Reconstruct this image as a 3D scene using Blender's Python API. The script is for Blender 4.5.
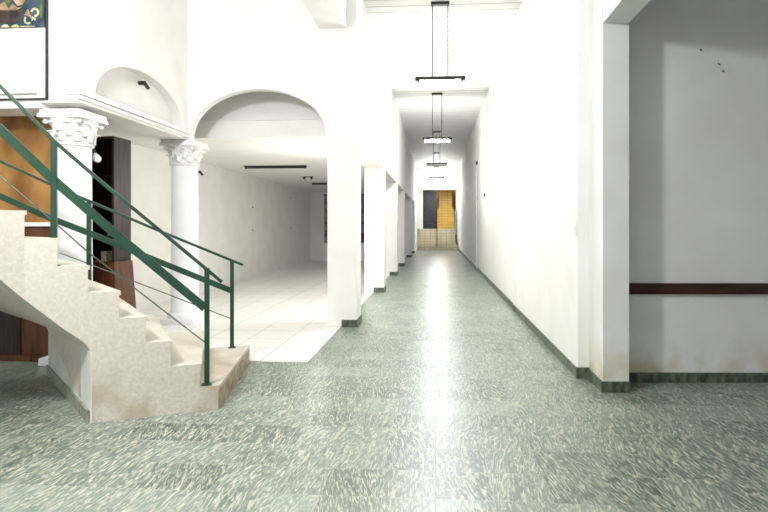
import bpy, bmesh, math, random
from mathutils import Vector, Matrix
random.seed(7)
for o in list(bpy.data.objects): bpy.data.objects.remove(o)
S = bpy.context.scene; COL = S.collection

# ------------------------------------------------------------------ camera
EYE = 1.4; F = 512.0; TH = math.atan(1.3e-4*F); PX, PY = 401.5, 226.0
cam_d = bpy.data.cameras.new('camera'); cam = bpy.data.objects.new('camera', cam_d); COL.objects.link(cam)
cam.location = (0, 0, EYE); cam.rotation_euler = (math.pi/2, 0, TH)
cam_d.sensor_width = 36; cam_d.lens = 36*F/768
cam_d.shift_x = -(PX-384)/768; cam_d.shift_y = -(256-PY)/768
cam_d.clip_start = .05; cam_d.clip_end = 200
S.camera = cam
# ------------------------------------------------------------------ world, exposure, room lights and added fills
w = bpy.data.worlds.new('world'); S.world = w; w.use_nodes = True
w.node_tree.nodes['Background'].inputs[0].default_value = (.93, .97, 1, 1)
w.node_tree.nodes['Background'].inputs[1].default_value = 0.42
S.view_settings.view_transform = 'Standard'; S.view_settings.look = 'None'
S.view_settings.gamma = 1; S.view_settings.use_curve_mapping = False
S.view_settings.exposure = 1.28
TUBE = 215.0          # emission of the lit corridor tubes
def lamp_light(name, loc, power, rad, col=(.98, .985, 1)):
    l = bpy.data.lights.new(name, 'POINT'); l.energy = power; l.shadow_soft_size = rad; l.color = col
    o = bpy.data.objects.new(name, l); COL.objects.link(o); o.location = loc; return o
lamp_light('hall_lamp_light', (-2.4, 1.5, 3.55), 205, .2)
lamp_light('hall_high_fill_light', (-2.6, 3.2, 4.25), 24, .25)  # unseen high light added for the treads, columns and arch wall
lamp_light('side_room_fill_light', (-1.78, 8.7, 1.95), 34, .12, (1, .97, .92))  # fill added to brighten the side room, hidden behind the first pier
lamp_light('landing_lamp_light', (.4, 31.2, 3.3), 30, .1, (1, .95, .85))

# ------------------------------------------------------------------ pixel ray helpers (for measuring places in the room)
CT, ST = math.cos(TH), math.sin(TH)
def w2(lat, D): return Vector((lat*CT-D*ST, lat*ST+D*CT))
def floorp(u, v, z=0.0):
    D = (EYE-z)*F/(v-PY); return w2((u-PX)/F*D, D)
def ray(u): return Vector(((u-PX)/F*CT-ST, (u-PX)/F*ST+CT))
def zat(v, p):            # height of image row v at the plan position p
    D = -p.x*ST+p.y*CT; return EYE-(v-PY)*D/F
def hit(u, a, b):         # plan point where image column u crosses the line a-b
    r = ray(u); d = b-a
    den = r.x*d.y-r.y*d.x
    t = (a.x*d.y-a.y*d.x)/den
    return r*t
def onplane(u, v, a, b):
    p = hit(u, a, b); return Vector((p.x, p.y, zat(v, p)))

# ------------------------------------------------------------------ materials
def mat(name):
    m = bpy.data.materials.new(name); m.use_nodes = True
    return m, m.node_tree.nodes, m.node_tree.links, m.node_tree.nodes['Principled BSDF']
def N(nodes, t, **k):
    n = nodes.new(t)
    for a, b in k.items(): setattr(n, a, b)
    return n
def s2l(c): return tuple(((x/255)/12.92 if x/255 <= .04045 else ((x/255+.055)/1.055)**2.4) for x in c)+(1,)
def mottled(name, c1, c2, scale=6, rough=.7, bump=.1, bscale=80, detail=6, lo=.35, hi=.65, spec=.4, metal=0, stretch=None):
    m, n, l, b = mat(name)
    tc = N(n, 'ShaderNodeTexCoord'); src = tc.outputs['Object']
    if stretch:
        mp = N(n, 'ShaderNodeMapping'); mp.inputs['Scale'].default_value = stretch; l.new(src, mp.inputs[0]); src = mp.outputs[0]
    t = N(n, 'ShaderNodeTexNoise'); t.inputs['Scale'].default_value = scale; t.inputs['Detail'].default_value = detail
    l.new(src, t.inputs['Vector'])
    r = N(n, 'ShaderNodeValToRGB'); r.color_ramp.elements[0].position = lo; r.color_ramp.elements[1].position = hi
    r.color_ramp.elements[0].color = s2l(c1); r.color_ramp.elements[1].color = s2l(c2)
    l.new(t.outputs['Fac'], r.inputs[0]); l.new(r.outputs[0], b.inputs['Base Color'])
    b.inputs['Roughness'].default_value = rough; b.inputs['Specular IOR Level'].default_value = spec; b.inputs['Metallic'].default_value = metal
    if bump:
        t2 = N(n, 'ShaderNodeTexNoise'); t2.inputs['Scale'].default_value = bscale; l.new(src, t2.inputs['Vector'])
        bp = N(n, 'ShaderNodeBump'); bp.inputs['Strength'].default_value = bump; bp.inputs['Distance'].default_value = .01
        l.new(t2.outputs['Fac'], bp.inputs['Height']); l.new(bp.outputs[0], b.inputs['Normal'])
    return m
def emis(name, col, st):
    m, n, l, b = mat(name); b.inputs['Base Color'].default_value = (.9, .9, .9, 1)
    b.inputs['Emission Color'].default_value = col; b.inputs['Emission Strength'].default_value = st; return m

M = {}
M['plaster'] = mottled('white_plaster', (236, 235, 230), (242, 241, 237), 2.2, .75, .12, 60)
M['column'] = mottled('white_column_paint', (238, 238, 237), (244, 244, 243), 5, .6, .06, 70)
M['wallgrey'] = mottled('shade_toned_white_wall', (226, 225, 221), (236, 236, 233), 1.6, .85, .18, 90)  # white wall colour lowered to carry the shade of pier and alcove
M['terrazzo'] = mottled('cream_terrazzo', (190, 182, 169), (208, 200, 188), 42, .55, .05, 60, 9, .3, .7)
M['stairwall'] = mottled('grey_plaster', (196, 196, 188), (212, 212, 205), 4, .8, .15, 70)
M['skirt'] = mottled('green_skirting', (58, 68, 56), (112, 122, 102), 26, .4, .05, 60, 5, .35, .7, stretch=(1, 1, .35))
M['skirtpale'] = mottled('grey_green_skirting', (120, 124, 108), (158, 158, 142), 20, .5, .05, 60)
M['dirt'] = mottled('stained_terrazzo', (138, 124, 100), (178, 164, 140), 12, .6, .05, 60)
M['green'] = mottled('green_enamel', (18, 53, 36), (27, 68, 47), 7, .35, .04, 120, spec=.5)
M['wire'] = mottled('dark_steel', (62, 76, 66), (92, 104, 92), 20, .4, 0, spec=.5, metal=.6)
M['black'] = mottled('black_metal', (26, 26, 25), (38, 37, 36), 14, .45, 0)
M['bronze'] = mottled('dark_bronze_metal', (38, 38, 36), (54, 53, 50), 14, .4, 0, metal=.4)
M['rail'] = mottled('dark_red_brown_wood', (44, 22, 14), (70, 38, 25), 14, .4, .04, 60, stretch=(.2, .2, 2.5))
M['ochre'] = mottled('golden_brown_wood', (126, 82, 36), (196, 148, 84), 2.2, .5, .05, 40, 8, .3, .72, stretch=(1.6, 1, .8))
M['brown'] = mottled('red_brown_wood', (66, 36, 20), (112, 66, 40), 7, .45, .05, 50, 8, .3, .7, stretch=(3, 3, .35))
M['darkwood'] = mottled('very_dark_wood', (30, 19, 15), (58, 38, 30), 9, .5, .05, 50, 8, stretch=(3, 3, .3))
M['blackwood'] = mottled('black_wood', (12, 10, 9), (24, 19, 16), 9, .5, .03, 50)
M['white'] = mottled('white_paint', (232, 232, 230), (240, 240, 238), 4, .5, 0)
M['tube_on'] = emis('lit_tube', (.98, .985, 1, 1), TUBE)
M['fillglass'] = emis('fill_bulb_glass', (1, .97, .92, 1), 20)  # glow of the added side room bulb
M['tube_off'] = mottled('unlit_tube', (112, 112, 108), (128, 128, 124), 8, .3, 0)
M['bulb'] = mottled('white_glass_bulb', (240, 240, 238), (250, 250, 248), 8, .15, 0)
M['book'] = mottled('beige_paper', (150, 138, 110), (190, 178, 148), 20, .8, 0)
M['yellow'] = mottled('ochre_yellow_paint', (176, 120, 26), (214, 158, 52), 3, .6, .05, 60)
M['doordark'] = mottled('charcoal_paint', (38, 40, 46), (52, 54, 60), 6, .6, .05, 60)
M['blue'] = mottled('grey_blue_paint', (118, 130, 140), (140, 150, 158), 6, .6, 0)
M['purple'] = mottled('purple_cloth', (120, 92, 130), (158, 130, 160), 8, .8, 0)
M['maroon'] = mottled('maroon_cloth', (78, 30, 40), (104, 46, 56), 8, .8, 0)
M['greycloth'] = mottled('mottled_grey_cloth', (96, 92, 88), (176, 172, 164), 14, .8, 0, stretch=(1, 1, .5))
M['navy'] = mottled('dark_blue_painting', (24, 42, 58), (62, 80, 92), 11, .6, .05, 40, 9)
M['tan'] = mottled('tan_painting', (120, 92, 64), (176, 148, 116), 14, .6, 0)
M['darkpaint'] = mottled('brown_black_painting', (36, 28, 28), (72, 58, 50), 12, .6, 0)
M['gold'] = mottled('cream_gold_paint', (166, 158, 120), (206, 198, 160), 14, .6, 0)
M['olive'] = mottled('olive_paint', (60, 76, 36), (96, 112, 60), 14, .6, 0)

def add_stain(m, col):
    n, l = m.node_tree.nodes, m.node_tree.links; b = n['Principled BSDF']; src = b.inputs['Base Color'].links[0].from_socket
    g = N(n, 'ShaderNodeNewGeometry'); sp = N(n, 'ShaderNodeSeparateXYZ'); l.new(g.outputs['Position'], sp.inputs[0])
    h = N(n, 'ShaderNodeMapRange', interpolation_type='SMOOTHSTEP'); h.inputs[1].default_value = .5; h.inputs[2].default_value = .12; l.new(sp.outputs['Z'], h.inputs[0])
    t = N(n, 'ShaderNodeTexNoise'); t.inputs['Scale'].default_value = 3.1; t.inputs['Detail'].default_value = 5; l.new(g.outputs['Position'], t.inputs['Vector'])
    q = N(n, 'ShaderNodeMapRange'); q.inputs[1].default_value = .42; q.inputs[2].default_value = .6; l.new(t.outputs['Fac'], q.inputs[0])
    k = N(n, 'ShaderNodeMath', operation='MULTIPLY'); l.new(h.outputs[0], k.inputs[0]); l.new(q.outputs[0], k.inputs[1])
    k2 = N(n, 'ShaderNodeMath', operation='MULTIPLY'); l.new(k.outputs[0], k2.inputs[0]); k2.inputs[1].default_value = .6
    x = N(n, 'ShaderNodeMix', data_type='RGBA'); l.new(k2.outputs[0], x.inputs[0]); l.new(src, x.inputs[6]); x.inputs[7].default_value = s2l(col); l.new(x.outputs[2], b.inputs['Base Color'])
add_stain(M['wallgrey'], (186, 172, 128))
add_stain(M['terrazzo'], (164, 148, 122))
def floor_mat():
    m, n, l, b = mat('green_marbled_tile')
    T = .30
    g = N(n, 'ShaderNodeNewGeometry')
    def vm(op, a, bb=None):
        x = N(n, 'ShaderNodeVectorMath', operation=op)
        (l.new(a, x.inputs[0]))
        if bb is not None:
            if isinstance(bb, (tuple, list)): x.inputs[1].default_value = bb
            else: l.new(bb, x.inputs[1])
        return x.outputs[0]
    def ma(op, a, bb=None, c=None):
        x = N(n, 'ShaderNodeMath', operation=op)
        for i, q in enumerate((a, bb, c)):
            if q is None: continue
            if isinstance(q, (int, float)): x.inputs[i].default_value = q
            else: l.new(q, x.inputs[i])
        return x.outputs[0]
    p = vm('ADD', g.outputs['Position'], (30.0, 30.0-2.63+2.7, 0))
    q = vm('MULTIPLY', p, (1/T, 1/T, 0))
    cell = vm('FLOOR', q); fr = vm('FRACTION', q)
    wn = N(n, 'ShaderNodeTexWhiteNoise', noise_dimensions='2D'); l.new(cell, wn.inputs['Vector'])
    sep = N(n, 'ShaderNodeSeparateXYZ'); l.new(fr, sep.inputs[0])
    sepc = N(n, 'ShaderNodeSeparateXYZ'); l.new(cell, sepc.inputs[0])
    wr = N(n, 'ShaderNodeTexWhiteNoise', noise_dimensions='1D'); l.new(sepc.outputs['Y'], wr.inputs['W'])
    # streaks, running along the corridor, broken at every tile
    off = vm('MULTIPLY', wn.outputs['Color'], (40, 40, 40))
    base = vm('ADD', g.outputs['Position'], off)
    vr = N(n, 'ShaderNodeVectorRotate', rotation_type='Z_AXIS'); l.new(base, vr.inputs['Vector'])
    ang = ma('MULTIPLY', ma('SUBTRACT', wn.outputs['Value'], .5), .5); l.new(ang, vr.inputs['Angle'])
    sv = vm('MULTIPLY', vr.outputs[0], (42, 7, 1))
    t1 = N(n, 'ShaderNodeTexNoise'); t1.inputs['Scale'].default_value = 1; t1.inputs['Detail'].default_value = 3.5
    t1.inputs['Roughness'].default_value = .55; t1.inputs['Distortion'].default_value = 2.3
    l.new(sv, t1.inputs['Vector'])
    r1 = N(n, 'ShaderNodeValToRGB'); r1.color_ramp.elements[0].position = .47; r1.color_ramp.elements[1].position = .66
    l.new(t1.outputs['Fac'], r1.inputs[0])
    t2 = N(n, 'ShaderNodeTexNoise'); t2.inputs['Scale'].default_value = 1.0; t2.inputs['Detail'].default_value = 4; t2.inputs['Distortion'].default_value = .8
    sv2 = vm('MULTIPLY', vr.outputs[0], (24, 6, 1)); l.new(sv2, t2.inputs['Vector'])
    tone = ma('ADD', ma('MULTIPLY', wn.outputs['Value'], .30), ma('MULTIPLY', wr.outputs['Value'], .22))
    tone = ma('ADD', tone, ma('MULTIPLY', t2.outputs['Fac'], .55))
    rg = N(n, 'ShaderNodeValToRGB'); e = rg.color_ramp.elements
    e[0].position = .2; e[0].color = s2l((68, 82, 75)); e[1].position = .85; e[1].color = s2l((130, 145, 133))
    l.new(tone, rg.inputs[0])
    mx = N(n, 'ShaderNodeMix', data_type='RGBA'); l.new(r1.outputs[0], mx.inputs[0]); l.new(rg.outputs[0], mx.inputs[6])
    mx.inputs[7].default_value = s2l((188, 188, 170))
    # worn large patches
    t3 = N(n, 'ShaderNodeTexNoise'); t3.inputs['Scale'].default_value = .9; l.new(g.outputs['Position'], t3.inputs['Vector'])
    # joints
    def edge(o, wd): return ma('LESS_THAN', ma('MINIMUM', o, ma('SUBTRACT', 1.0, o)), wd)
    jl = ma('MAXIMUM', edge(sep.outputs['Y'], .006), edge(sep.outputs['X'], .004))
    mj = N(n, 'ShaderNodeMix', data_type='RGBA'); l.new(ma('MULTIPLY', jl, .6), mj.inputs[0]); l.new(mx.outputs[2], mj.inputs[6])
    mj.inputs[7].default_value = s2l((164, 168, 152))
    sp = N(n, 'ShaderNodeSeparateXYZ'); l.new(g.outputs['Position'], sp.inputs[0])
    ctr = ma('LESS_THAN', ma('ABSOLUTE', sp.outputs['X']), .0025)
    mk = N(n, 'ShaderNodeMix', data_type='RGBA'); l.new(ma('MULTIPLY', ctr, .8), mk.inputs[0]); l.new(mj.outputs[2], mk.inputs[6])
    mk.inputs[7].default_value = s2l((70, 76, 68))
    l.new(mk.outputs[2], b.inputs['Base Color'])
    rr = N(n, 'ShaderNodeMapRange'); rr.inputs[3].default_value = .28; rr.inputs[4].default_value = .40
    l.new(t3.outputs['Fac'], rr.inputs[0]); l.new(rr.outputs[0], b.inputs['Roughness'])
    b.inputs['Specular IOR Level'].default_value = .85
    bp = N(n, 'ShaderNodeBump'); bp.inputs['Strength'].default_value = .06; bp.inputs['Distance'].default_value = .004
    l.new(t1.outputs['Fac'], bp.inputs['Height']); l.new(bp.outputs[0], b.inputs['Normal'])
    return m
def tile_mat(name, c, cj, sx, sy, ox=0, oy=0, axis='XY', rough=.25, jw=.008, var=.03):
    m, n, l, b = mat(name)
    g = N(n, 'ShaderNodeNewGeometry'); sp = N(n, 'ShaderNodeSeparateXYZ'); l.new(g.outputs['Position'], sp.inputs[0])
    def ma(op, a, bb=None):
        x = N(n, 'ShaderNodeMath', operation=op)
        for i, q in enumerate((a, bb)):
            if q is None: continue
            if isinstance(q, (int, float)): x.inputs[i].default_value = q
            else: l.new(q, x.inputs[i])
        return x.outputs[0]
    outs = []; cells = []
    for ax, s, o in ((axis[0], sx, ox), (axis[1], sy, oy)):
        if s == 0: continue
        v = ma('DIVIDE', ma('ADD', sp.outputs[ax], 50*s-o), s)
        f = ma('FRACT', v); cells.append(ma('FLOOR', v))
        outs.append(ma('LESS_THAN', ma('MULTIPLY', ma('MINIMUM', f, ma('SUBTRACT', 1.0, f)), s), jw/2))
    j = outs[0] if len(outs) == 1 else ma('MAXIMUM', outs[0], outs[1])
    cx = N(n, 'ShaderNodeCombineXYZ')
    for i, cc in enumerate(cells): l.new(cc, cx.inputs[i])
    wn = N(n, 'ShaderNodeTexWhiteNoise'); l.new(cx.outputs[0], wn.inputs['Vector'])
    hs = N(n, 'ShaderNodeHueSaturation'); hs.inputs['Color'].default_value = s2l(c)
    l.new(ma('ADD', ma('MULTIPLY', wn.outputs['Value'], 2*var), 1-var), hs.inputs['Value'])
    mx = N(n, 'ShaderNodeMix', data_type='RGBA'); l.new(j, mx.inputs[0]); l.new(hs.outputs[0], mx.inputs[6]); mx.inputs[7].default_value = s2l(cj)
    l.new(mx.outputs[2], b.inputs['Base Color']); b.inputs['Roughness'].default_value = rough
    bp = N(n, 'ShaderNodeBump'); bp.inputs['Strength'].default_value = .3; bp.inputs['Distance'].default_value = .004; bp.invert = True
    l.new(j, bp.inputs['Height']); l.new(bp.outputs[0], b.inputs['Normal'])
    return m
M['floor'] = floor_mat()
M['whitetile'] = tile_mat('white_floor_tile', (236, 234, 229), (160, 157, 148), .5, .5, -1.3, 5.2, 'XY', .28, .009, .015)
M['boards'] = tile_mat('white_ceiling_boards', (232, 232, 228), (164, 164, 158), 0, .22, 0, 0, 'XY', .6, .02, .02)
M['steptile'] = tile_mat('pale_step_tile', (196, 188, 162), (128, 120, 98), .32, .16, 0, 0, 'XZ', .4, .018, .06)
M['yellowtile'] = tile_mat('yellow_step_tile', (196, 160, 72), (118, 92, 36), .4, .18, 0, .04, 'XZ', .5, .016, .08)

# ------------------------------------------------------------------ mesh helpers
class MB:
    def __init__(s): s.bm = bmesh.new()
    def box(s, x0, x1, y0, y1, z0, z1, bev=0, mtx=None):
        r = bmesh.ops.create_cube(s.bm, size=1); vs = r['verts']
        for v in vs:
            v.co = Vector(((x0+x1)/2+v.co.x*(x1-x0), (y0+y1)/2+v.co.y*(y1-y0), (z0+z1)/2+v.co.z*(z1-z0)))
        es = {e for v in vs for e in v.link_edges}
        if bev:
            rb = bmesh.ops.bevel(s.bm, geom=list(es), offset=bev, segments=2, affect='EDGES', profile=.7)
            vs = list({v for f in rb['faces'] for v in f.verts} | {v for v in vs if v.is_valid})
        if mtx: bmesh.ops.transform(s.bm, matrix=mtx, verts=[v for v in vs if v.is_valid])
        return s
    def prism(s, pts, d):         # planar polygon (3-D points) swept along vector d
        d = Vector(d); a = [s.bm.verts.new(Vector(p)) for p in pts]; b = [s.bm.verts.new(Vector(p)+d) for p in pts]
        s.bm.faces.new(a); s.bm.faces.new(b[::-1]); n = len(a)
        for i in range(n): s.bm.faces.new((a[i], b[i], b[(i+1) % n], a[(i+1) % n]))
        return s
    def hull(s, low, high):       # two matching loops
        a = [s.bm.verts.new(Vector(p)) for p in low]; b = [s.bm.verts.new(Vector(p)) for p in high]
        s.bm.faces.new(a[::-1]); s.bm.faces.new(b); n = len(a)
        for i in range(n): s.bm.faces.new((a[i], a[(i+1) % n], b[(i+1) % n], b[i]))
        return s
    def tube(s, p, q, r, seg=12, r2=None):
        p, q = Vector(p), Vector(q); d = q-p; L = d.length
        m = Matrix.Translation((p+q)/2) @ d.to_track_quat('Z', 'Y').to_matrix().to_4x4()
        bmesh.ops.create_cone(s.bm, cap_ends=True, segments=seg, radius1=r, radius2=r if r2 is None else r2, depth=L, matrix=m); return s
    def bar(s, pts, wd, hh, up=Vector((0, 0, 1)), side=None):   # rectangular section swept along a polyline
        pts = [Vector(p) for p in pts]; rings = []
        for i, p in enumerate(pts):
            d = (pts[min(i+1, len(pts)-1)]-pts[max(i-1, 0)]).normalized()
            sd = Vector(side).normalized() if side is not None else d.cross(up).normalized()
            u = sd.cross(d).normalized()
            rings.append([s.bm.verts.new(p+sd*a*wd/2+u*b_*hh/2) for a, b_ in ((-1, -1), (1, -1), (1, 1), (-1, 1))])
        for a, b in zip(rings, rings[1:]):
            for i in range(4): s.bm.faces.new((a[i], a[(i+1) % 4], b[(i+1) % 4], b[i]))
        s.bm.faces.new(rings[0][::-1]); s.bm.faces.new(rings[-1]); return s
    def lathe(s, prof, c=(0, 0, 0), seg=32):
        c = Vector(c); rings = []
        for r, z in prof:
            rings.append([s.bm.verts.new(c+Vector((r*math.cos(2*math.pi*k/seg), r*math.sin(2*math.pi*k/seg), z))) for k in range(seg)])
        for a, b in zip(rings, rings[1:]):
            for k in range(seg): s.bm.faces.new((a[k], a[(k+1) % seg], b[(k+1) % seg], b[k]))
        s.bm.faces.new(rings[0][::-1]); s.bm.faces.new(rings[-1]); return s
    def build(s, name, m, parent=None, smooth=False, bev=0):
        bmesh.ops.recalc_face_normals(s.bm, faces=s.bm.faces)
        me = bpy.data.meshes.new(name); s.bm.to_mesh(me); s.bm.free()
        if smooth:
            for p in me.polygons: p.use_smooth = True
            try: me.set_sharp_from_angle(angle=math.radians(40))
            except Exception: pass
        o = bpy.data.objects.new(name, me); COL.objects.link(o); me.materials.append(m)
        if bev:
            md = o.modifiers.new('bevel', 'BEVEL'); md.width = bev; md.segments = 2; md.limit_method = 'ANGLE'
        if parent is not None:
            o.parent = parent; o.matrix_parent_inverse = parent.matrix_basis.inverted()
        return o
def tag(o, label=None, cat=None, group=None, kind=None):
    if label: o['label'] = label
    if cat: o['category'] = cat
    if group: o['group'] = group
    if kind: o['kind'] = kind
    return o
def empty(name, loc, label, cat, group=None, rz=0):
    o = bpy.data.objects.new(name, None); COL.objects.link(o); o.location = loc; o.rotation_euler.z = rz
    o.empty_display_size = .2
    return tag(o, label, cat, group)
def struct(name, mb, m, label=None, bev=0):
    o = mb.build(name, m, bev=bev); return tag(o, label or name.replace('_', ' '), 'building', None, 'structure')
def copy_tree(o, parent=None):
    c = o.copy(); COL.objects.link(c)
    if parent is not None: c.parent = parent
    for ch in [x for x in ALLCH(o)]: copy_tree(ch, c)
    return c
def ALLCH(o): return list(o.children)
def V3(p, z): return Vector((p.x, p.y, z))

# ================================================================== setting
CEIL = 4.81; XL = -1.09; XLI = -1.50; XR = 1.32; YA = 7.03; YE = 29.9; OPEN_Z = 2.63
SPR = 2.62                                       # springing height of the arches
XC = -3.50                                       # hall face of the wall carried by the columns
# floors
struct('floor', MB().box(-9, 6, -4, YE+6, -.2, 0), M['floor'], 'green marbled tile floor of hall and corridor')
struct('floor_side', MB().prism([(-1.30, 5.17, .001), (-1.30, 20.2, .001), (-5.1, 20.2, .001), (-5.1, 5.6, .001), (-3.3, 5.6, .001), (-3.3, 5.17, .001)], (0, 0, .007)),
       M['whitetile'], 'white tiled floor of the room behind the arch')
# ceilings
struct('ceiling', MB().box(-9, 1.7, -4, YE+6, CEIL, CEIL+.15), M['boards'], 'white boarded ceiling')
struct('ceiling_side', MB().box(-5.2, XLI, 7.75, 20.3, 2.76, 2.95), M['plaster'], 'white ceiling of side room')
struct('ceiling_annex', MB().box(-9, -3.90, 4.75, 7.75, 2.70, 2.9), M['plaster'], 'white ceiling behind the columns')
struct('ceiling_alcove', MB().box(1.7, 6, -4, 4.9, 3.9, 4.05), M['plaster'], 'alcove ceiling')
# right wall of the corridor, with two slight pilasters
corner_a = floorp(579, 378); corner_b = floorp(603, 392); corner_c = floorp(629, 392)
mb = MB(); mb.box(XR, XR+.35, 8.45, YE+6, 0, CEIL); mb.box(XR-.012, XR+.33, corner_a.y, 8.45, 0, CEIL)
struct('wall_right', mb, M['plaster'], 'white right wall of the corridor')
XP = corner_b.x; XQ = corner_c.x
mb = MB(); mb.prism([(XP, corner_b.y, 0), (XQ, corner_c.y, 0), (XQ+.02, corner_a.y+.1, 0), (XP, corner_a.y+.1, 0)], (0, 0, CEIL))
right_pier = struct('wall_pier', mb, M['wallgrey'], 'end pier of the right wall beside the alcove')
ZB = zat(23, corner_b)
struct('trim_1', MB().box(XP, XQ, -4, corner_b.y+.01, ZB, CEIL), M['wallgrey'], 'beam over the alcove opening')
# alcove wall with dado rail
al0 = floorp(640, 382); al1 = floorp(768, 382); ad = (al1-al0).normalized(); an = Vector((-ad.y, ad.x))
alp = al0-ad*.16; alq = al0+ad*3.8
struct('wall_alcove', MB().prism([V3(alp, 0), V3(alq, 0), V3(alq+an*.2, 0), V3(alp+an*.2, 0)], (0, 0, 4.0)), M['wallgrey'], 'white wall of the alcove, toned grey for shade')
struct('wall_alcove_blocker', MB().box(XQ+.03, alq.x-.2, 1.0, 1.15, 0, 3.9), M['wallgrey'], 'unseen wall added to darken the alcove')  # out of view, added to keep world light off the alcove wall
struct('wall_alcove_end', MB().box(alq.x-.2, alq.x, -4, alq.y, 0, 4.0), M['wallgrey'], 'far wall of the alcove')
zt, zb_ = zat(283, al0), zat(294, al0)
o = MB().prism([V3(alp-an*.035, zb_), V3(alq-an*.035, zb_), V3(alq-an*.001, zb_), V3(alp-an*.001, zb_)], (0, 0, zt-zb_)).build('dado_rail', M['rail'], bev=.005)
tag(o, 'dark brown wooden rail fixed across the shade-toned alcove wall', 'rail')
tag(MB().prism([V3(alp-an*.02, 0), V3(alq-an*.02, 0), V3(alq-an*.001, 0), V3(alp-an*.001, 0)], (0, 0, .085)).build('baseboard_alcove', M['skirt']), 'dark green skirting of alcove', 'baseboard', None, 'structure')
# skirting of right wall and pier
mb = MB(); mb.box(XR-.03, XR-.013, corner_a.y-.002, 8.45, 0, .09); mb.box(XR-.02, XR-.001, 8.45, YE, 0, .09)
struct('baseboard_right', mb, M['skirt'], 'green skirting along right wall')
mb = MB(); mb.box(XR-.03, XP-.0005, corner_a.y-.022, corner_a.y-.001, 0, .1)
mb.box(XP-.018, XP-.0005, corner_b.y, corner_a.y-.022, 0, .09)
mb.prism([V3(corner_b+Vector((-.018, -.02)), 0), V3(corner_c+Vector((0, -.02)), 0), V3(corner_c+Vector((0, -.001)), 0), V3(corner_b+Vector((-.018, -.001)), 0)], (0, 0, .09))
struct('baseboard_pier', mb, M['skirt'], 'green skirting round the end pier')
# left arcade wall (above the openings) and closed far stretch
mb = MB(); mb.box(XLI, XL, YA+.001, YE, OPEN_Z, CEIL)
struct('wall_left', mb, M['plaster'], 'white left wall of corridor above the openings')
struct('wall_left_end', MB().box(XLI, XL-.001, 27.2, YE, 0, OPEN_Z), M['plaster'], 'white left wall at the corridor end')
# end wall with big opening
mb = MB(); mb.box(-1.9, 1.8, YE+.05, YE+.3, 3.52, CEIL); mb.box(-1.9, -1.06, YE+.05, YE+.3, 0, 3.52); mb.box(XR, 1.8, YE+.05, YE+.3, 0, 3.52)
struct('wall_end', mb, M['plaster'], 'white end wall of corridor with stair opening')
# arch wall facing the camera
x0, x1 = hit(190, Vector((-6, YA)), Vector((0, YA))).x, hit(326.5, Vector((-6, YA)), Vector((0, YA))).x
pa = Vector(((x0+x1)/2, YA)); zc = zat(89, pa); rx = (x1-x0)/2
pts = [(-3.90, YA, SPR), (x0, YA, SPR)]
for k in range(1, 40):
    a = math.pi*(1-k/40); pts.append((pa.x+rx*math.cos(a), YA, SPR+(zc-SPR)*math.sin(a)**.92))
pts += [(x1, YA, SPR), (XL-.005, YA, SPR), (XL-.05, YA, CEIL), (-3.90, YA, CEIL)]
struct('wall_arch', MB().prism(pts, (0, .13, 0)), M['plaster'], 'white wall with wide arch')
struct('wall_mezzanine', MB().box(-5.2, XLI, 7.70, 7.749, 2.76, 4.4), M['plaster'], 'white wall above the side room ceiling')
struct('trim_2', MB().box(-4.6, XLI, 7.675, 7.70, 3.02, 3.05), M['plaster'], 'thin moulding above side room')
# wall over the columns, with blind arch recess
YN = 4.82
mb = MB(); mb.box(-3.90, -3.63, YN, YA, SPR, CEIL)
A0, A1 = Vector((XC, 0)), Vector((XC, 10))
ya0, ya1 = hit(95, A0, A1).y, hit(183, A0, A1).y
crown = zat(63, hit(126, A0, A1)); yc = (ya0+ya1)/2; ry = (ya1-ya0)/2; zs = SPR+.13
pts = [(XC, YN, zs), (XC, ya0, zs)]
for k in range(1, 32):
    a = math.pi*(1-k/32); pts.append((XC, yc+ry*math.cos(a), zs+(crown-zs)*math.sin(a)))
pts += [(XC, ya1, zs), (XC, YA, zs), (XC, YA, CEIL), (XC, YN, CEIL)]
mb.prism(pts, (-.13, 0, 0)); mb.box(-3.63, XC, YN, YA, SPR, zs)
struct('wall_columns', mb, M['plaster'], 'white wall with blind arch carried by two columns')
mb = MB(); mb.box(-3.63, XC+.035, YN-.03, YA-.002, zs-.055, zs, .008); mb.box(-3.63, XC+.02, YN-.02, YA-.002, zs-.10, zs-.06, .006)
struct('trim_3', mb, M['column'], 'ledge moulding under the blind arch')
# wall left of the near column
struct('wall_front', MB().box(-9, -3.90, YN, YN+.35, SPR-.05, CEIL), M['plaster'], 'white wall above the wooden cabinet')
# far walls of annex / side room
struct('wall_room_left', MB().box(-5.2, -5.0, 6.0, 20.3, 0, 2.9), M['plaster'], 'white long wall of side room')
struct('wall_room_back', MB().box(-5.2, XLI, 20.2, 20.4, 0, 2.9), M['plaster'], 'white back wall of side room')
struct('wall_annex_left', MB().box(-9.2, -9, -4, 7.75, 0, CEIL), M['plaster'], 'white left wall of hall')
struct('wall_annex_back', MB().box(-9, -5.2, 7.6, 7.75, 0, 2.9), M['plaster'], 'white back wall behind cabinet')
struct('baseboard_room', MB().box(-5.0, -4.985, 7.4, 20.2, .008, .10).box(-5, XLI, 20.185, 20.2, .008, .1), M['white'], 'white skirting of side room')
# beam running over the hall to the arch wall
bz = zat(28.5, Vector((-1.4, YA)))
struct('trim_4', MB().box(-1.62, -1.23, -4, YA, bz, CEIL), M['plaster'], 'white ceiling beam above the hall')

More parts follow.
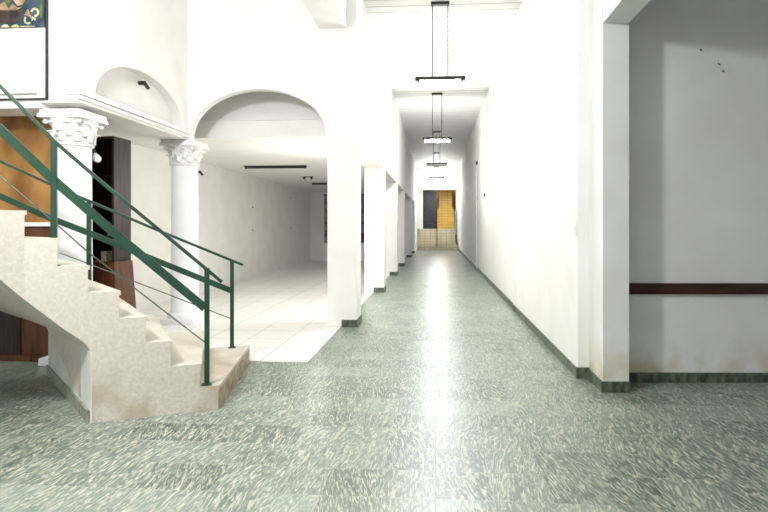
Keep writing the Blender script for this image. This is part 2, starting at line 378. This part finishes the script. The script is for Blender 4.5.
# ================================================================== piers of the arcade
piers = [YA, 10.75, 14.45, 17.9, 22.9, 26.5]
where = ['nearest square white pier beside the wide arch', 'second square white pier of corridor from the camera', 'third square white pier down the corridor left side',
         'fourth square white pier down the corridor left side', 'fifth square white pier, far down the corridor left side', 'last square white pier before the far steps on the left']
for i, y in enumerate(piers):
    p = empty('pier', ((XL+XLI)/2, y+.2, 0), where[i], 'pier', 'square piers along the corridor')
    top = SPR if i == 0 else OPEN_Z
    MB().box(XLI, XL, y, y+.41, .01, top-.001).build('shaft', M['plaster'], p)
    MB().box(-1.30, XL+.012, y-.015, y+.425, 0.0, .10).build('skirting_block', M['skirt'], p)

# ================================================================== columns
def column(loc, r, label, top):
    p = empty('column', loc, label, 'column', 'round columns with leafy capitals')
    x, y, _ = loc; h = top
    MB().box(x-r*1.3, x+r*1.3, y-r*1.3, y+r*1.3, .006, .08, .006).lathe([(r*1.25, .08), (r*1.3, .1), (r*1.3, .13), (r*1.2, .15), (r*1.08, .17), (r*1.08, .2)], (x, y, 0)).build('base', M['column'], p, True)
    zc_ = h-.36
    MB().lathe([(r*1.03, .2), (r*1.02, .6), (r, 1.2), (r*.97, zc_)], (x, y, 0), 48).build('shaft', M['column'], p, True)
    MB().lathe([(r*.97, zc_), (r*1.1, zc_+.012), (r*1.12, zc_+.03), (r*1.0, zc_+.045), (r*1.0, zc_+.12), (r*1.08, zc_+.19), (r*1.3, zc_+.255), (r*1.36, zc_+.275)], (x, y, 0), 40).build('capital', M['column'], p, True)
    # acanthus leaves in two rows, with corner scrolls
    for row, (n_, z0, hh, off, ww) in enumerate(((8, zc_+.045, .11, 0, .085), (8, zc_+.10, .135, .5, .085))):
        for k in range(n_):
            a = 2*math.pi*(k+off)/n_; mb = MB(); segs = 6; rows = []
            for s_ in range(segs+1):
                t = s_/segs; rad = r*1.02+.012+.055*t**3+(.02 if s_ == segs else 0)*0+row*.012*t
                z = z0+hh*math.sin(min(t, .9)*math.pi/1.8); wd = ww*(.75+.5*math.sin(math.pi*t*.9))*(1 if t < .95 else .35)
                line = []
                for q in (-1, -.5, 0, .5, 1):
                    aa = a+q*wd/2/rad; rr = rad-(.012*abs(q))+(.008 if q == 0 else 0)
                    line.append(mb.bm.verts.new((x+rr*math.cos(aa), y+rr*math.sin(aa), z)))
                rows.append(line)
            for a_, b_ in zip(rows, rows[1:]):
                for j in range(4): mb.bm.faces.new((a_[j], a_[j+1], b_[j+1], b_[j]))
            o = mb.build('leaf', M['column'], p, True)
            md = o.modifiers.new('thick', 'SOLIDIFY'); md.thickness = .012; md.offset = -1
    for sx in (-1, 1):
        for sy in (-1, 1):
            c = Vector((x+sx*r*1.06, y+sy*r*1.06, zc_+.24))
            t = Vector((-sy, sx, 0)).normalized()
            mb = MB(); mb.tube(c-t*.018, c+t*.018, .021, 16);
            mb.build('scroll', M['column'], p, True)
    zz = h-.085
    MB().box(x-r*1.36, x+r*1.36, y-r*1.36, y+r*1.36, zz, zz+.04, .008).box(x-r*1.28, x+r*1.28, y-r*1.28, y+r*1.28, zz+.041, h-.002, .006).build('abacus', M['column'], p)
    return p
cR = hit(185, Vector((-6, YA+.19)), Vector((0, YA+.19)))
column((cR.x, YA+.19, 0), .185, 'white round column with leafy capital at the left end of the wide arch', SPR-.001)
cN = hit(74, Vector((-6, YN+.24)), Vector((0, YN+.24)))
column((cN.x, YN+.24, 0), .165, 'white round column with leafy capital standing behind the staircase', SPR-.052)

# ================================================================== staircase
a0, b0 = floorp(220, 409), floorp(92, 423)              # near face
fa = floorp(249, 363); fdir = (b0-a0).normalized()       # far face is parallel
fb = fa+fdir*3
R_ = .19; K = 14
xs = {1: 218, 2: 200, 3: 170.5, 4: 146, 5: 119, 6: 88, 7: 57.5, 8: 24.5}
angs = {1: -7, 2: -20, 3: -31, 4: -37, 5: -42, 6: -46, 7: -50, 8: -53}
NP, FP = {}, {}
for k in range(1, K+1):
    if k in xs: NP[k] = hit(xs[k], a0, b0)
    else:
        hd = math.atan2(fdir.y, fdir.x)+math.radians(min(24*(k-8), 75)); NP[k] = NP[k-1]+Vector((math.cos(hd), math.sin(hd)))*.22
    a = math.radians(angs.get(k, max(-53-12*(k-8), -110))); dd = w2(math.sin(a), math.cos(a))
    n_ = NP[k]; den = dd.x*fdir.y-dd.y*fdir.x; q = fa-n_; t = (q.x*fdir.y-q.y*fdir.x)/den
    FP[k] = n_+dd*t if k <= 8 else n_+dd*(FP[8]-NP[8]).length*(1-.03*(k-8))
FP[1] = Vector((fa.x, fa.y))
VK = {1: 385.5, 2: 364, 3: 341, 4: 317, 5: 291, 6: 265.5, 7: 238, 8: 210.5}
ZK = {k: (zat(VK[k], NP[k]) if k in VK else 0) for k in range(1, K+1)}
for k in range(9, K+1): ZK[k] = ZK[8]+R_*(k-8)
ST_ = [((hit(u, a0, b0)-b0).dot(fdir), zat(v, hit(u, a0, b0))) for u, v in ((92, 353), (84, 342), (63, 328.5), (25, 300), (0, 283), (-40, 252))]
def soff(p, far=False):
    # underside of the flight, by distance along the face from the support wall
    s = (p-(sf if far else b0)).dot(fdir)
    if s <= 0: return 0
    if far: return .46+.45*s
    for (s0, q0), (s1, q1) in zip(ST_, ST_[1:]):
        if s <= s1: return q0+(q1-q0)*(s-s0)/(s1-s0)
    return ST_[-1][1]
stair = empty('staircase', (b0.x, b0.y, 0), 'cream terrazzo staircase with fanned steps rising to the left', 'staircase')
sd = (floorp(48, 372)-b0).normalized()                  # direction of the support wall
den = sd.x*fdir.y-sd.y*fdir.x; q = fa-b0; sf = b0+sd*((q.x*fdir.y-q.y*fdir.x)/den)
# which side of the support wall a plan point is
for k in range(1, K):
    n0, n1, f0, f1 = NP[k], NP[k+1], FP[k], FP[k+1]
    z = ZK[k]
    m_ = 10
    mb = MB()
    def pts(i):
        t = i/m_; return n0.lerp(n1, t), f0.lerp(f1, t)
    nsup = (b0-n0).dot(fdir)
    # split along the near edge exactly where the support wall starts
    L = (n1-n0).dot(fdir); tb = (b0-n0).dot(fdir)/L
    ts = [i/m_ for i in range(m_+1)]
    if 0 < tb < 1: ts = sorted(ts+[tb, tb+1e-3])
    top = []; bot = []
    rows = []
    for t in ts:
        a_, f_ = n0.lerp(n1, t), f0.lerp(f1, t)
        zn = soff(a_); zf = soff(f_, True)
        if k >= 8: w_ = min(1, (k-8+t)/1.0); zn = zn*(1-w_)+w_*(R_*(k+t)-.56)
        if k >= 6: zf = min(zf, R_*(k+t)-.56+.1)
        if k >= 9: zf = zn
        if t > 0 and zn == 0 and False: pass
        rows.append((a_, f_, min(zn, z-.06), min(zf, z-.06)))
    vs = [[mb.bm.verts.new(c) for c in (V3(a_, z), V3(f_, z), V3(f_, zf), V3(a_, zn))] for a_, f_, zn, zf in rows]
    for r0, r1 in zip(vs, vs[1:]):
        for j in range(4): mb.bm.faces.new((r0[j], r0[(j+1) % 4], r1[(j+1) % 4], r1[j]))
    mb.bm.faces.new(vs[0]); mb.bm.faces.new(vs[-1][::-1])
    o = mb.build('step', M['terrazzo'], stair)
# overhanging nosings
for k in range(1, K):
    n0, f0 = NP[k], FP[k]; d = (f0-n0).normalized(); nn = Vector((d.y, -d.x))
    if nn.dot(a0-b0) < 0: nn = -nn
    z = ZK[k]
    MB().prism([V3(n0-d*.012, z-.03), V3(n0-d*.012+nn*.010, z-.03), V3(f0+nn*.010, z-.03), V3(f0, z-.03)], (0, 0, .0305)).build('nosing', M['terrazzo'], stair)
# support wall under the flight (left side of the solid block)
nrm = Vector((-sd.y, sd.x));
if nrm.dot(fdir) < 0: nrm = -nrm
e = sf+sd*.22
MB().prism([V3(b0+nrm*.012, 0), V3(e+nrm*.012, 0), V3(e+nrm*.012, .66), V3(b0+nrm*.012, zat(352, b0))], tuple(-nrm*.1)+(0,)).build('support_wall', M['stairwall'], stair)
MB().prism([V3(b0+nrm*.012, 0), V3(e+nrm*.012, 0), V3(e+nrm*.028, 0), V3(b0+nrm*.028, 0)], (0, 0, .09)).build('skirting', M['skirtpale'], stair)
# stained riser of the lowest step
d = (FP[1]-NP[1]).normalized(); nn = Vector((d.y, -d.x)); nn = nn if nn.x > 0 else -nn
MB().prism([V3(NP[1]+nn*.001, .0), V3(NP[1]+nn*.006, .0), V3(FP[1]+nn*.006, 0), V3(FP[1]+nn*.001, 0)], (0, 0, .155)).build('riser', M['dirt'], stair)

# ================================================================== railings
inn = Vector((-fdir.y, fdir.x));  inn = inn if inn.y > 0 else -inn
nA, nB = a0+inn*.045, b0+inn*.045
fA, fB = fa-inn*.05, fb-inn*.05
def rp(u, v, far=False): return onplane(u, v, fA, fB) if far else onplane(u, v, nA, nB)
side3 = (inn.x, inn.y, 0)
def railing(label, far, posts, hand, bands, wire):
    b = posts[0]; base = rp(b[0], b[2], far)
    p = empty('stair_railing', base, label, 'railing', 'green metal stair railings')
    for (u, vt, vb, vbase) in posts:
        t_ = rp(u, vt, far); q = rp(u, vb, far); zbot = vbase if vbase is not None else q.z
        mb = MB(); m_ = Matrix.Translation((t_.x, t_.y, 0)) @ Matrix.Rotation(math.atan2(fdir.y, fdir.x), 4, 'Z')
        mb.box(-.019, .019, -.012, .012, zbot, t_.z, .003, m_); mb.build('post', M['green'], p)
        MB().box(-.035, .035, -.03, .03, zbot, zbot+.008, .002, m_).build('foot_plate', M['green'], p)
    MB().bar([rp(u, v, far) for u, v in hand], .035, .024, side=side3).build('handrail', M['green'], p, bev=.003)
    MB().bar([rp(u, v, far) for u, v in bands], .010, .062 if not far else .055, side=side3).build('band', M['green'], p, bev=.002)
    mb = MB(); ws = [rp(u, v, far) for u, v in wire]
    for a_, b_ in zip(ws, ws[1:]): mb.tube(a_, b_, .005, 8)
    mb.build('rod', M['wire'], p)
    return p
railing('near green metal railing of the terrazzo staircase', False,
        [(207, 268, 383, ZK[1]), (54, 140, 265, ZK[6])],
        [(-70, 12), (-30, 54), (0, 86), (28, 114), (54, 141), (105, 185), (157, 228), (222, 282)],
        [(-40, 96), (0, 129), (47, 174), (56, 182), (112, 231), (205, 308)],
        [(-30, 152), (0, 176), (54, 222), (88, 252), (207, 344)])
def fz(k): return R_*k
railing('far green metal railing of the terrazzo staircase, along its wall side', True,
        [(232, 261, 346, ZK[1]), (89, 201, 287, ZK[4])],
        [(-40, 143), (0, 161), (50, 184), (89, 201), (150, 227), (243, 265)],
        [(-40, 176), (0, 196), (50, 218), (89, 233), (150, 258), (232, 291)],
        [(60, 253), (89, 264), (232, 319)])

# ================================================================== wooden furniture behind the stairs
c1 = floorp(47, 371); yF = YN+.2
cab = empty('wooden_cabinet', (-4.7, yF+.3, 0), 'large golden brown wooden cabinet behind the stairs under the hanging', 'cabinet')
xr = hit(49, Vector((-9, yF)), Vector((0, yF))).x
zl = zat(223.5, Vector((xr, yF)))
xm = hit(21, Vector((-9, yF)), Vector((0, yF))).x
MB().box(xm+.003, -3.97, yF, yF+.4, .07, zl-.03, .006).build('side_panel', M['brown'], cab)
MB().box(xm-1.1, xm, yF-.012, yF+.4, .07, zl-.03, .006).build('door', M['darkwood'], cab)
MB().box(xm-1.1, -3.97, yF-.005, yF+.4, 0.001, .069).build('plinth', M['brown'], cab)
MB().box(xm-1.1, -3.95, yF-.03, yF+.4, zl-.03, zl+.012, .004).build('ledge', M['white'], cab)
MB().box(xm-1.1, -4.13, yF+.24, yF+.42, zl+.0125, 2.69, .006).build('upper_panel', M['ochre'], cab)
MB().box(-4.129, -3.985, yF+.23, yF+.42, zl+.0125, 2.69, .006).build('stile', M['brown'], cab)

# bookcase
Db = 6.0
bf = w2((114-PX)/F*Db, Db); rz = math.radians(-2)
bk = empty('bookcase', (bf.x, bf.y, 0), 'tall dark wooden bookcase with open shelves behind the columns', 'bookcase', None, rz)
def bb(name, m, x0, x1, y0, y1, z0, z1, bev=.004, par=None):
    mm = Matrix.Translation((bf.x, bf.y, 0)) @ Matrix.Rotation(rz, 4, 'Z')
    o = MB().box(x0, x1, y0, y1, z0, z1, bev, mm).build(name, m)
    o.parent = par or bk; o.matrix_parent_inverse = (Matrix.Translation(bk.location) @ Matrix.Rotation(rz, 4, 'Z')).inverted()
    return o
zt = zat(136, bf); zm = zat(262, bf)
bb('side_panel', M['darkwood'], -.03, 0, 0, .32, zm, zt)
bb('side_panel', M['darkwood'], -.63, -.60, 0, .32, zm, zt)
bb('back_panel', M['blackwood'], -.60, -.03, .29, .32, zm, zt)
bb('top_panel', M['darkwood'], -.60, -.03, 0, .29, zt-.03, zt)
for v in (176, 208, 238): bb('shelf', M['blackwood'], -.60, -.03, .02, .29, zat(v, bf)-.012, zat(v, bf)+.012)
mm = Matrix.Translation((bf.x, bf.y, 0)) @ Matrix.Rotation(rz, 4, 'Z')
lo = [(-.66, -.06), (.07, -.06), (.07, .36), (-.66, .36)]; hi = [(-.64, -.015), (.012, -.015), (.012, .33), (-.64, .33)]
o = MB().hull([mm @ Vector((x, y, .01)) for x, y in lo], [mm @ Vector((x, y, zm-.002)) for x, y in hi]).build('base_cupboard', M['brown'])
o.parent = bk; o.matrix_parent_inverse = (Matrix.Translation(bk.location) @ Matrix.Rotation(rz, 4, 'Z')).inverted()
for i, (x, v, hh, ww, lab) in enumerate([(-.12, 237, .13, .07, 'beige box file on a shelf of the dark bookcase, upper of two'), (-.2, 262, .12, .06, 'beige box file low in the dark bookcase, lower of two')]):
    zb2 = (zat(v, bf)+.0125) if v != 262 else zm+.001
    o = MB().box(x, x+ww, .05, .2, zb2, zb2+hh, .004, mm).build('box_file', M['book'])
    tag(o, lab, 'box', 'box files in the bookcase')
# bulb on a bracket at the near column
p = empty('wall_bulb', (-3.70+.16, YN+.33, 2.1), 'bare white light bulb in a black socket beside the near column', 'bulb')
Lb = Vector((-3.7, YN+.45)); q = hit(93, Lb, Lb+Vector((1, 0))); zq = zat(149, q)
a_ = Vector((q.x-.05, q.y, zq+.015)); b_ = Vector((q.x, q.y, zq)); 
dirb = Vector((.45, 0, -1)).normalized()
MB().tube(a_-Vector((.02, 0, 0)), b_, .008, 10).build('bracket', M['black'], p)
MB().tube(b_, b_+dirb*.05, .019, 16).build('socket', M['black'], p, True)
mb = MB(); mb.lathe([(.012, 0), (.016, .012), (.034, .045), (.04, .07), (.035, .092), (.018, .108), (.004, .112)], seg=20)
bmesh.ops.transform(mb.bm, matrix=Matrix.Translation(b_+dirb*.045) @ dirb.to_track_quat('Z', 'Y').to_matrix().to_4x4(), verts=mb.bm.verts)
mb.build('bulb_glass', M['bulb'], p, True)

# ================================================================== painted hanging on the upper left wall
WA, WB = Vector((-9, YN-.03)), Vector((0, YN-.03))
def wp(u, v): return onplane(u, v, WA, WB)
xe = wp(46.5, 50).x; zb_ = wp(20, 99.5).z; zpb = wp(20, 28).z; xl = xe-1.6; ztop = zpb+1.5
h = empty('wall_hanging', (xe-.8, YN-.02, zb_), 'painted dark blue hanging above a white board on the upper left wall', 'wall hanging')
MB().box(xl, xe-.012, YN-.028, YN-.002, zb_+.012, zpb-.002, .002).build('white_board', M['white'], h)
MB().box(xl, xe-.02, YN-.034, YN-.002, zpb, ztop, .002).build('painted_cloth', M['navy'], h)
MB().box(xe-.011, xe, YN-.034, YN-.002, zb_, ztop).box(xl, xe-.011, YN-.034, YN-.002, zb_, zb_+.011).build('edge_strip', M['bronze'], h)
def flat(name, pxs, m, dy=.002, par=h):
    pts = [wp(u, v) for u, v in pxs]; pts = [Vector((q.x, YN-.035, q.z)) for q in pts]
    return MB().prism(pts, (0, -dy, 0)).build(name, m, par)
def blob(name, cu, cv, ru, rv, m, dy=.002, a0=0, a1=2*math.pi, inner=None):
    n_ = 18; out = [(cu+ru*math.cos(a0+(a1-a0)*k/n_), cv+rv*math.sin(a0+(a1-a0)*k/n_)) for k in range(n_+(inner is not None))]
    if inner: out += [(cu+ru*inner*math.cos(a0+(a1-a0)*k/n_), cv+rv*inner*math.sin(a0+(a1-a0)*k/n_)) for k in range(n_, -1, -1)]
    return flat(name, out, m, dy)
flat('painted_field', [(-30, 10.5), (16, 10.5), (24, 10), (19, 22), (8, 23.5), (-30, 24)], M['darkpaint'])
flat('painted_petal', [(-8, 11), (0, 4.5), (5, 2), (9, 9), (13, 4), (18, 8), (23, 7), (16, 11)], M['tan'])
flat('painted_petal', [(12, -2), (18, 6), (23, 5), (27, -2), (26, -10), (16, -12)], M['tan'])
flat('painted_petal', [(-6, 2), (2, 1), (6, -4), (2, -12), (-6, -10)], M['darkpaint'])
flat('painted_leaf', [(4, 0), (8, 8), (13, -1), (10, -9)], M['olive'])
flat('painted_border', [(40.5, -20), (43, -20), (43, 16), (41.5, 20), (40, 12)], M['olive'])
for k in range(3):
    flat('scallop', [(-9+k*10, 27.6), (-6+k*10, 25), (-2.5+k*10, 24.5), (0.5+k*10, 27.6)], M['gold'])
flat('border_line', [(21, 27.2), (21, 26.3), (35, 26), (35, 26.9)], M['gold'])
flat('fleur_de_lis', [(24.5, 15.5), (28.5, 9), (31, 15.5), (33.2, 17), (31, 18.5), (28.8, 15.9)], M['tan'])
blob('fleur_de_lis', 35.3, 12.6, 4.3, 4.6, M['gold'], .002, -math.pi*.95, math.pi*.55, .55)
blob('fleur_de_lis', 28.3, 20.2, 4.0, 4.4, M['gold'], .002, math.pi*.25, math.pi*1.3, .55)
flat('fleur_de_lis', [(32.5, 16.5), (36.2, 18), (35.6, 21), (33.8, 19.5), (32, 21.5)], M['gold'])

# ================================================================== pendant lamps
LZ = 3.62; L1 = 7.83; DL = 5.33
lampinfo = [(0, True, 'nearest pendant lamp, lit white tube under a dark bar on two rods'), (1, True, 'second pendant lamp down the corridor, lit'),
            (2, False, 'third pendant lamp down the corridor, unlit dark bar'), (3, False, 'fourth pendant lamp down the corridor, unlit, in front of the farthest glow'),
            (4, True, 'farthest pendant lamp, lit, before the yellow stairs')]
def make_lamp(y, on, lab, x):
    p = empty('pendant_lamp', (x, y, LZ), lab, 'lamp', 'pendant lamps along the corridor ceiling')
    MB().box(x-.14, x+.14, y-.04, y+.04, CEIL-.045, CEIL-.001, .006).build('canopy', M['bronze'], p)
    for s in (-1, 1): MB().tube((x+s*.118, y, LZ+.055), (x+s*.118, y, CEIL-.044), .008, 10).build('rod', M['bronze'], p)
    MB().box(x-.38, x+.38, y-.032, y+.032, LZ, LZ+.055, .006).build('bar', M['bronze'], p)
    MB().tube((x-.31, y, LZ-.045), (x+.31, y, LZ-.045), .026, 16).build('tube', M['tube_on' if on else 'tube_off'], p, True)
    for s in (-1, 1): MB().box(x+s*.325-.012, x+s*.325+.012, y-.028, y+.028, LZ-.062, LZ-.001, .003).build('tube_holder', M['bronze'], p)
for i, on, lab in lampinfo: make_lamp(L1+DL*i, on, lab, .07 if i == 0 else .04)

# side room fluorescent fittings (unlit, black)
def fitting(u0, u1, v, lab, z=2.759):
    pc = floorp((u0+u1)/2, v, z-.04); D = -pc.x*ST+pc.y*CT; ww = (u1-u0)/F*D
    p = empty('ceiling_fitting', (pc.x, pc.y, z), lab, 'ceiling light', 'black ceiling fittings in the side room')
    MB().box(pc.x-ww/2, pc.x+ww/2, pc.y-.05, pc.y+.05, z-.03, z-.001, .005).build('housing', M['black'], p)
    for s in (-1, 1): MB().box(pc.x+s*(ww/2-.03)-.02, pc.x+s*(ww/2-.03)+.02, pc.y-.03, pc.y+.03, z-.065, z-.031, .004).build('tube_holder', M['black'], p)
    MB().tube((pc.x-ww/2+.05, pc.y, z-.048), (pc.x+ww/2-.05, pc.y, z-.048), .013, 12).build('tube', M['black'], p)
fitting(244, 307, 167.5, 'long black ceiling fitting, nearest in the side room')
fitting(312, 340, 184, 'black ceiling fitting beyond the long one, partly behind the near pier')
pc = floorp(308, 178, 2.72)
p = empty('ceiling_spot', (pc.x, pc.y, 2.759), 'small dark twin spot on side room ceiling between two black fittings', 'spotlight')
MB().box(pc.x-.16, pc.x+.16, pc.y-.03, pc.y+.03, 2.74, 2.759, .004).build('bar', M['bronze'], p)
for s in (-1, 1): MB().tube((pc.x+s*.1, pc.y, 2.742), (pc.x+s*.1, pc.y-.02, 2.69), .03, 12).build('spot', M['black'], p)

p = empty('fill_bulb', (-1.78, 8.7, 2.759), 'added fill bulb on black cord from side room ceiling, hidden behind the nearest pier', 'lamp')  # bulb added as a body for the side room fill
MB().lathe([(.07, 2.735), (.075, 2.759)], (-1.78, 8.7, 0), 24).build('ceiling_plate', M['white'], p, True)
MB().tube((-1.78, 8.7, 2.20), (-1.78, 8.7, 2.735), .006, 8).build('cord', M['black'], p, True)
MB().tube((-1.78, 8.7, 2.15), (-1.78, 8.7, 2.20), .02, 16).build('socket', M['black'], p, True)
MB().lathe([(.012, 2.15), (.034, 2.11), (.04, 2.085), (.03, 2.06), (.006, 2.05)], (-1.78, 8.7, 0), 20).build('bulb_glass', M['fillglass'], p, True)
# banner on the back wall of the side room
BA, BB = Vector((-6, 20.18)), Vector((0, 20.18))
t0, t1 = onplane(324.5, 195, BA, BB), onplane(364, 243, BA, BB)
p = empty('wall_banner', (t0.x+.7, 20.17, t1.z), 'purple and grey banner on back wall of side room, behind the near pier', 'banner')
MB().box(t0.x, t1.x, 20.175, 20.195, t1.z, t0.z, .003).build('purple_cloth', M['purple'], p)
MB().box(t0.x, t0.x+.2, 20.168, 20.174, t1.z, t0.z).build('grey_border', M['greycloth'], p)
MB().box(t0.x+.2, t1.x, 20.168, 20.174, t1.z, t1.z+.4).build('maroon_band', M['maroon'], p)
MB().tube((t0.x-.05, 20.17, t0.z+.01), (t1.x+.05, 20.17, t0.z+.01), .018, 10).build('hanging_rod', M['bronze'], p)

# ================================================================== far steps
fs = empty('entrance_steps', (.08, YE, 0), 'pale tiled steps at the far end of the corridor', 'steps')
def fstep(par, x0, x1, y0, y1, z1, m, z0=0): return MB().box(x0, x1, y0, y1, z0, z1, .01).build('step', m, par)
fstep(fs, -1.05, 1.29, YE-.35, YE, .16, M['steptile']); fstep(fs, -1.05, 1.26, YE+.001, YE+.35, .33, M['steptile'], 0)
for i in range(5): fstep(fs, -1.04, 1.16, YE+.351+.28*i, YE+.63+.28*i if i < 4 else YE+3.2, .50+.18*i, M['steptile'])
ZL = .50+.72
ys = YE+2.4
up = empty('upper_flight', (.6, ys, ZL), 'yellow flight of steps rising beyond the pale tiled steps', 'steps')
for i in range(13):
    x1 = 1.20 if i < 7 else 1.10
    MB().box(.08 if i < 7 else .22, x1, ys+.2*i, ys+.2*i+.2 if i < 12 else ys+.2*i+.6, ZL+.001, ZL+.19*(i+1), .008).build('step', M['yellowtile'], up)
mb = MB().box(-1.9, 1.8, YE+5.6, YE+5.7, 0, CEIL); struct('wall_stairwell', mb, M['yellow'], 'yellow back wall of far stairwell')
struct('wall_stairwell_left', MB().box(-1.9, -.80, ys+.25, ys+.4, ZL, CEIL), M['plaster'], 'white wall left of dark doorway')
dr = empty('dark_door', (-.36, ys+.3, ZL), 'tall charcoal door at the top of the far steps', 'door')
MB().box(-.72, -.02, ys+.28, ys+.33, ZL+.005, 3.75, .006).build('door_leaf', M['doordark'], dr)
MB().box(-.8, -.721, ys+.25, ys+.36, ZL+.005, 3.75, .005).box(-.019, .06, ys+.25, ys+.36, ZL+.005, 3.75, .005).build('door_frame', M['black'], dr)
MB().tube((-.12, ys+.27, ZL+1), (-.12, ys+.2, ZL+1), .02, 10).build('door_knob', M['bronze'], dr)
o = MB().box(1.165, 1.30, YE+1.0, YE+1.1, .86, 2.35, .006).build('side_panel', M['blue']); tag(o, 'narrow grey blue panel at right edge of the far steps', 'panel')
p = empty('stair_handrail', (.08, YE-.2, 0), 'thin dark central handrail of the far steps', 'railing')
MB().tube((.08, YE-.2, .16), (.08, YE-.2, 1.1), .025, 10).build('post', M['bronze'], p)
MB().tube((.08, YE+1.6, ZL), (.08, YE+1.6, ZL+1.0), .025, 10).build('post', M['bronze'], p)
MB().tube((.08, YE-.2, 1.1), (.08, YE+1.6, ZL+1.0), .025, 10).build('rail', M['bronze'], p)
MB().tube((.08, YE+1.6, ZL), (.08, YE+1.62, 3.4), .02, 10).build('post', M['bronze'], p)

# ================================================================== small fittings on walls
RA, RB = Vector((XR-.001, 0)), Vector((XR-.001, 30))
def onright(u, v): return onplane(u, v, RA, RB)
def rbox(name, u, v, dy, dz, m, lab, cat, group=None, th=.02, extra=None):
    q = onright(u, v); s = XR-.012 if q.y < 8.45 else XR
    p = empty(name, (s, q.y, q.z), lab, cat, group)
    MB().box(s-th, s-.0005, q.y-dy/2, q.y+dy/2, q.z-dz/2, q.z+dz/2, .004).build('plate', m, p)
    if extra: MB().box(s-th-.008, s-th, q.y-dy/5, q.y+dy/5, q.z-dz/5, q.z+dz/5, .002).build('rocker', extra, p)
    return p
rbox('light_switch', 577, 229, .08, .12, M['white'], 'white light switch on right wall near its front end', 'switch', None, .012, M['white'])
rbox('junction_box', 514, 177, .14, .10, M['white'], 'white junction box high on the right wall', 'box', None, .04)
rbox('wall_sensor', 477.5, 163, .10, .10, M['bronze'], 'dark round sensor highest on far right wall', 'sensor', None, .05)
rbox('wall_sign', 467, 198, .3, .55, M['wallgrey'], 'grey plaque on far right wall near the end steps', 'plaque', None, .03)
rbox('wall_button', 485, 195, .07, .09, M['bronze'], 'small dark button on right wall in mid corridor', 'button', None, .03)
rbox('wall_latch', 477, 198, .08, .1, M['bronze'], 'small dark latch on far right wall below the sensor', 'latch', None, .03)
# pilaster strips on the right wall
for i, (u, v, lab) in enumerate([(516, 307, ''), (477, 267, '')]):
    q = hit(u, RA, RB)
    struct('trim_%d' % (5+i), MB().box(XR-.03, XR-.013, q.y-.10, q.y+.10, 0, 2.75 if i == 0 else 3.1), M['plaster'], 'shallow white pilaster on right wall')
    struct('baseboard_strip_%d' % (i+1), MB().box(XR-.046, XR-.0305, q.y-.11, q.y+.11, 0, .1), M['skirt'], 'green block under pilaster')
# nails / hooks
def hook(q, n_, lab, s=.018):
    o = MB().tube(q, q+n_*s*1.6, s*.5, 8).tube(q+n_*s*1.5+Vector((0, 0, -s*.2)), q+n_*s*1.5+Vector((s*.9, 0, -s*1.4)), s*.45, 8).build('wall_hook', M['black'])
    tag(o, lab, 'hook', 'hooks and nails on the walls')
P_ = onplane(139, 83, Vector((XC-.13, 0)), Vector((XC-.13, 10))); hook(P_, Vector((1, 0, 0)), 'black bent hook in the blind arch above the columns', .05)
for (u, v, lab) in [(700, 50, 'small dark nail on alcove wall, leftmost of three near its top'), (718, 64, 'small dark nail on alcove wall, middle of three'), (722, 71, 'small dark nail on alcove wall, lowest of three')]:
    q = onplane(u, v, al0, al1); hook(q, Vector((-an.x, -an.y, 0)), lab, .009)
LA, LB = Vector((-4.999, 0)), Vector((-4.999, 30))
for (u, v, lab) in [(197, 172, 'black hook on side room wall just right of the far column'), (252, 207, 'small dark nail on side room wall, upper left of four'), (252, 230, 'small dark nail on side room wall, lower left of four'),
                    (290, 198, 'small dark nail on side room wall, upper right of four'), (290, 228, 'small dark nail on side room wall, lower right of four')]:
    q = onplane(u, v, LA, LB); hook(q, Vector((1, 0, 0)), lab, .05 if u < 200 else .016)
